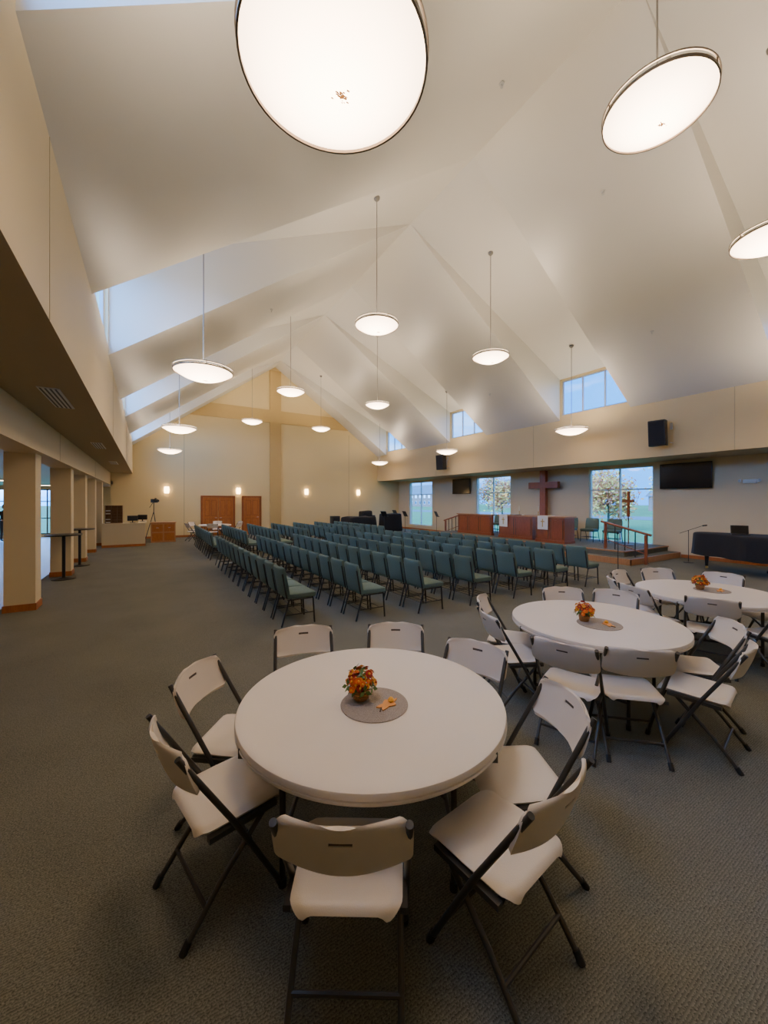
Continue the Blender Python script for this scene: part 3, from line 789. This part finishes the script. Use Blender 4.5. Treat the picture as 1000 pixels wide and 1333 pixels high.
# ---------------------------------------------------------------- sound booth
c = B()
c.box((-1.6, 19.35, 0), (-0.1, 19.5, 0.95), M_wallr); c.box((-0.25, 19.5, 0), (-0.1, 21.6, 0.95), M_wallr)
c.box((-1.6, 19.3, 0.95), (-0.05, 19.75, 0.99), M_beam); c.box((-0.35, 19.75, 0.95), (-0.05, 21.6, 0.99), M_beam)
c.box((-1.6, 19.33, 0), (-0.08, 19.35, 0.1), M_base); c.box((-0.1, 19.33, 0), (-0.08, 21.6, 0.1), M_base)
c.box((-1.5, 19.75, 0.72), (-0.35, 20.4, 0.76), M_dwood)
c.obj('sound_booth')
c = B(); 
for z in (0, .12, .24, .36, .48, .6, .72): c.box((-0.3, -0.15, z), (0.3, 0.15, z+.018), M_shelf)
for x in (-0.3, -0.1, 0.1, 0.285): c.box((x, -0.152, 0), (x+.018, 0.15, .738), M_shelf)
c.box((-0.3, -0.02, 0), (0.3, 0.15, .735), M_shelf)
for z in (.03, .15, .39, .51): c.box((-0.27, -0.13, z-.01), (-0.12, -.03, z+.03), M_cloth); 
c.obj('pigeonhole_shelf', (-1.2, 19.55, 0.992))
for i, (x, y, z) in enumerate([(-0.55, 19.6, 0.992), (-0.2, 20.7, 0.992)]):
    c = B(); c.box((-0.1, -0.08, 0), (0.1, 0.08, 0.015), M_black); c.box((-0.02, 0, 0.01), (0.02, 0.02, 0.1), M_black)
    c.rbox((0, 0, 0.19), (0.38, 0.03, 0.22), 0.008, M_black); c.box((-0.17, -0.0165, 0.1), (0.17, -0.015, 0.28), M_scr2)
    c.obj('computer_monitor' if i == 0 else 'computer_monitor.%03d' % i, (x, y, z), math.pi-0.3*i)
c = B()
c.box((-0.5, -0.3, 0.0), (0.5, 0.3, 0.9), M_oak); c.box((-0.53, -0.33, 0.9), (0.53, 0.33, 0.93), M_oak)
for x in (-.45, .03):
    c.box((x, -0.312, 0.5), (x+.42, -0.3, 0.84), M_door); c.box((x, -0.312, 0.08), (x+.42, -0.3, 0.44), M_door)
    c.rbox((x+.21, -0.32, 0.68), (0.1, 0.015, 0.02), 0.004, M_alum)
c.obj('wooden_cabinet', (0.62, 20.9, 0))
c = B()
for k in range(3):
    a = k*2.094+.4; c.tube([(0, 0, 1.4), (0.36*math.cos(a), 0.36*math.sin(a), 0.01)], 0.016, M_black, 6)
c.tube([(0, 0, 1.3), (0, 0, 1.85)], .018, M_black); c.rbox((0, -.04, 1.93), (0.16, 0.34, 0.18), 0.02, M_black); c.tube([(0, -.2, 1.93), (0, -.32, 1.93)], .06, M_black, 12)
c.rbox((0.13, 0.05, 2.02), (0.1, 0.02, 0.09), 0.005, M_black)
c.tube([(0, .05, 1.85), (0.1, .45, 1.6)], .012, M_black, 6)
c.obj('video_camera_tripod', (0.25, 21.9, 0), 0.6)
for i, (x, y) in enumerate([(-1.80, 12.1), (-1.76, 14.35)]):
    c = B(); c.lathe([(0.0001, 0), (0.24, 0), (0.24, 0.015), (0.04, 0.04), (0.03, 0.05), (0.0001, 0.05)], M_black, seg=24)
    c.tube([(0, 0, .04), (0, 0, 1.07)], 0.035, M_black, 12); c.lathe([(0.0001, 1.06), (0.36, 1.06), (0.37, 1.075), (0.36, 1.09), (0.0001, 1.09)], M_black, seg=36)
    c.obj('bistro_table' if i == 0 else 'bistro_table.%03d' % i, (x+.05, y, 0))
c = B(); c.box((-0.9, -0.3, 0), (0.9, 0.3, 0.95), M_dwood); c.box((-0.95, -0.35, 0.95), (0.95, 0.35, 0.99), M_oak); c.box((-.8, -.31, .1), (.8, -.3, .85), M_cherry)
c.obj('lobby_counter', (-3.0, 24.6, 0))

# ---------------------------------------------------------------- person in lobby
def person(name, loc, rz):
    P = {'pel': (0,0,.95,.135), 'bel': (0,.01,1.08,.13), 'che': (0,.0,1.28,.15), 'nk0': (0,-.01,1.44,.07), 'nk': (0,0,1.52,.052),
         'sL': (.17,-.01,1.40,.062), 'eL': (.24,.0,1.12,.045), 'wL': (.2,.2,1.02,.03),
         'sR': (-.17,-.01,1.40,.062), 'eR': (-.25,-.02,1.12,.045), 'wR': (-.24,.08,.88,.03),
         'hL': (.09,0,.88,.095), 'kL': (.1,.02,.49,.062), 'aL': (.1,-.02,.09,.042), 'tL': (.11,.14,.035,.035),
         'hR': (-.09,0,.88,.095), 'kR': (-.1,.03,.49,.062), 'aR': (-.11,.0,.09,.042), 'tR': (-.13,.16,.035,.035)}
    E = [('pel','bel'),('bel','che'),('che','nk0'),('nk0','nk'),('che','sL'),('sL','eL'),('eL','wL'),('che','sR'),('sR','eR'),('eR','wR'),
         ('pel','hL'),('hL','kL'),('kL','aL'),('aL','tL'),('pel','hR'),('hR','kR'),('kR','aR'),('aR','tR')]
    ks = list(P); me = bpy.data.meshes.new(name+'_s'); me.from_pydata([P[k][:3] for k in ks], [(ks.index(a), ks.index(b_)) for a, b_ in E], [])
    o = bpy.data.objects.new(name+'_s', me); bpy.context.scene.collection.objects.link(o)
    md = o.modifiers.new('s', 'SKIN'); 
    for i, k_ in enumerate(ks):
        r = P[k_][3]; me.skin_vertices[0].data[i].radius = (r, r*0.85 if k_ in ('che','bel','pel') else r)
    me.skin_vertices[0].data[0].use_root = True
    sd = o.modifiers.new('d', 'SUBSURF'); sd.levels = 2; sd.render_levels = 2
    bpy.context.view_layer.update()
    dg = bpy.context.evaluated_depsgraph_get(); ev = o.evaluated_get(dg); m2 = ev.to_mesh()
    b = B()
    vs = [v.co.copy() for v in m2.vertices]
    groups = {}
    for p in m2.polygons:
        z = p.center.z; x = abs(p.center.x)
        m = M_shirt
        if z < 0.075: m = M_black
        elif z < 0.96 and x < 0.21: m = M_jeans
        elif z > 1.47: m = M_skin
        groups.setdefault(m, []).append(list(p.vertices))
    for m, fs in groups.items(): b.add(vs, fs, m, True)
    ev.to_mesh_clear(); bpy.data.objects.remove(o)
    bm = bmesh.new(); bmesh.ops.create_uvsphere(bm, u_segments=24, v_segments=18, radius=1)
    for v in bm.verts:
        x, y, z = v.co
        w = 0.076*(1-0.22*max(0, -z)); v.co = Vector((x*w, y*0.095+(0.012 if z < -.4 and y > 0 else 0), z*0.118))
    bm.verts.index_update(); hv = [v.co+Vector((0, .015, 1.64)) for v in bm.verts]
    b.add(hv, [[v.index for v in f.verts] for f in bm.faces], M_skin, True)
    hair = [f for f in bm.faces if (f.calc_center_median().z > 0.04 or f.calc_center_median().y < -0.02) and f.calc_center_median().z > -.07]
    b.add([v.co*1.08+Vector((0, .012, 1.642)) for v in bm.verts], [[v.index for v in f.verts] for f in hair], M_hair, True); bm.free()
    b.tube([(0, .108, 1.655), (0, .128, 1.625), (0, .108, 1.615)], .01, M_skin, 6)
    for s_ in (-1, 1):
        b.rbox((s_*.03, .1, 1.65), (.024, .012, .011), .004, M_cloth); b.rbox((s_*.03, .106, 1.65), (.009, .006, .009), .002, M_black)
        b.rbox((s_*.079, .01, 1.64), (.014, .035, .06), .006, M_skin)
        b.rbox((s_*.03, .104, 1.672), (.034, .008, .006), .002, M_hair)
    b.rbox((0, .106, 1.587), (.042, .01, .01), .004, M_fr)
    for (w, d) in (((.2, .2, 1.02), Vector((-.1, .95, -.25)).normalized()), ((-.24, .08, .88), Vector((.05, .35, -.93)).normalized())):
        w = Vector(w); side = Vector((1, 0, 0)); up = d.cross(side).normalized()
        b.tube([w-d*.03, w+d*.03, w+d*.085], .03, M_skin, 8, radii=[.026, .034, .03])
        for k, (ln, off) in enumerate(((.07, -.026), (.082, -.009), (.077, .009), (.06, .026))):
            p0 = w+d*.08+side*off; b.tube([p0, p0+d*ln*.5, p0+d*ln*.85-up*.02], .008, M_skin, 6)
        b.tube([w+d*.03+side*.02, w+d*.06+side*.045, w+d*.09+side*.052], .010, M_skin, 6)
    return b.obj(name, loc, rz)
X, Y = cw(18.3, -18.1)
person('person_standing', (X, Y, 0), math.radians(-140))

# ---------------------------------------------------------------- exterior
b = B(); b.box((-150, -150, -0.4), (250, 250, -0.2), M_grass); b.obj('ground')
b = B(); b.box((48, -100, -0.2), (58, 160, -0.18), M_road); b.obj('road')
def tree(name, x, y, h, r, seed, nl=1500, mats=(M_tl1, M_tl2, M_tl3), ls=0.09):
    rnd = random.Random(seed); b = B()
    b.tube([(0, 0, 0), (.05, 0, h*.3), (0, .04, h*.75)], .08, M_bark, 8, radii=[.09*h/4, .06*h/4, .02])
    tips = []
    for k in range(14):
        a = rnd.random()*6.28; z0 = h*rnd.uniform(.2, .6); e = Vector((math.cos(a)*r*.6, math.sin(a)*r*.6, z0+h*rnd.uniform(.08, .3)))
        b.tube([(0, 0, z0), tuple(e*.5+Vector((0, 0, z0*.5))), tuple(e)], .02, M_bark, 5, radii=[.03*h/4, .02*h/4, .008]); tips.append(e)
    tips.append(Vector((0, 0, h*.85))); tips.append(Vector((0, 0, h*.65)))
    for i in range(nl):
        t = rnd.choice(tips); p = t+Vector([rnd.gauss(0, r*.27) for _ in range(3)])
        if p.z < h*.15: continue
        u = Vector([rnd.gauss(0, 1) for _ in range(3)]).normalized(); w = u.orthogonal().normalized(); s = ls*rnd.uniform(.6, 1.4)
        b.add([p-u*s, p+w*s*.6, p+u*s, p-w*s*.6], [(0, 1, 2, 3)], mats[min(2, int(rnd.random()**1.3*3))])
    b.obj(name, (x, y, -0.2))
tree('autumn_tree', 30.5, 16.3, 4.6, 1.7, 1, 3500, ls=.13)
tree('autumn_tree.001', 33, 29.0, 4.6, 1.5, 2, 3000, ls=.12)
tree('autumn_tree.002', 72, 28, 8, 3, 3, 1500, (M_tl2, M_tl3, M_leaf), .3)
tree('autumn_tree.003', 80, 75, 9, 3.5, 4, 1500, (M_tl3, M_leaf, M_tl1), .35)
tree('autumn_tree.004', 75, 48, 8, 3, 5, 1500, (M_leaf, M_tl2, M_tl3), .3)
tree('autumn_tree.005', 64, 37, 6, 2.2, 6, 1500, (M_tl1, M_tl2, M_tl3), .25)
def house(name, x, y, sx, sy, h):
    c = B(); c.box((0, 0, 0), (sx, sy, h), M_brick)
    c.prism([(-.5, h), (sx+.5, h), (sx/2, h+sx*.3)], -.5, sy+.5, M_roof, 'y')
    k = 1.5
    while k < sy-2:
        c.box((-0.06, k, 1), (0, k+1.2, 2.4), M_white); c.box((-0.08, k+.08, 1.08), (-0.06, k+1.12, 2.32), M_screen); k += 3
        if h > 5: c.box((-0.06, k-3, 3.6), (0, k-1.8, 4.9), M_white)
    c.obj(name, (x, y, -0.2))
house('brick_building', 95, 20, 12, 22, 3.2); house('brick_building.001', 100, 62, 14, 30, 5.6); house('brick_building.002', 98, 110, 14, 40, 5.2)
# world: partly cloudy sky, brighter towards -X
w = bpy.data.worlds.new('sky_world'); bpy.context.scene.world = w; w.use_nodes = True
nt = w.node_tree; bg = nt.nodes['Background']
tc = nt.nodes.new('ShaderNodeTexCoord'); mp = nt.nodes.new('ShaderNodeMapping'); mp.inputs['Scale'].default_value = (1.5, 1.5, 6)
ns = nt.nodes.new('ShaderNodeTexNoise'); ns.inputs['Scale'].default_value = 2.2; ns.inputs['Detail'].default_value = 6
nt.links.new(tc.outputs['Generated'], mp.inputs[0]); nt.links.new(mp.outputs[0], ns.inputs['Vector'])
cr = nt.nodes.new('ShaderNodeValToRGB'); cr.color_ramp.elements[0].position = .47; cr.color_ramp.elements[0].color = (0.015, 0.27, 0.88, 1)
cr.color_ramp.elements[1].position = .78; cr.color_ramp.elements[1].color = (0.55, 0.76, 0.98, 1)
nt.links.new(ns.outputs['Fac'], cr.inputs[0]); nt.links.new(cr.outputs[0], bg.inputs[0])
sx = nt.nodes.new('ShaderNodeSeparateXYZ'); nt.links.new(tc.outputs['Generated'], sx.inputs[0])
mr = nt.nodes.new('ShaderNodeMapRange'); mr.inputs[1].default_value = 0.0; mr.inputs[2].default_value = -0.6; mr.inputs[3].default_value = 4.8; mr.inputs[4].default_value = 30.0
nt.links.new(sx.outputs[0], mr.inputs[0]); nt.links.new(mr.outputs[0], bg.inputs[1])
# camera
cam = bpy.data.cameras.new('camera'); co = bpy.data.objects.new('camera', cam); bpy.context.scene.collection.objects.link(co)
cam.sensor_fit = 'HORIZONTAL'; cam.sensor_width = 36; cam.lens = 18; cam.shift_y = -0.0135; cam.clip_start = 0.05; cam.clip_end = 1000
co.location = (0, 0, EYE); co.rotation_euler = (math.radians(90), 0, -math.asin(S31))
bpy.context.scene.camera = co
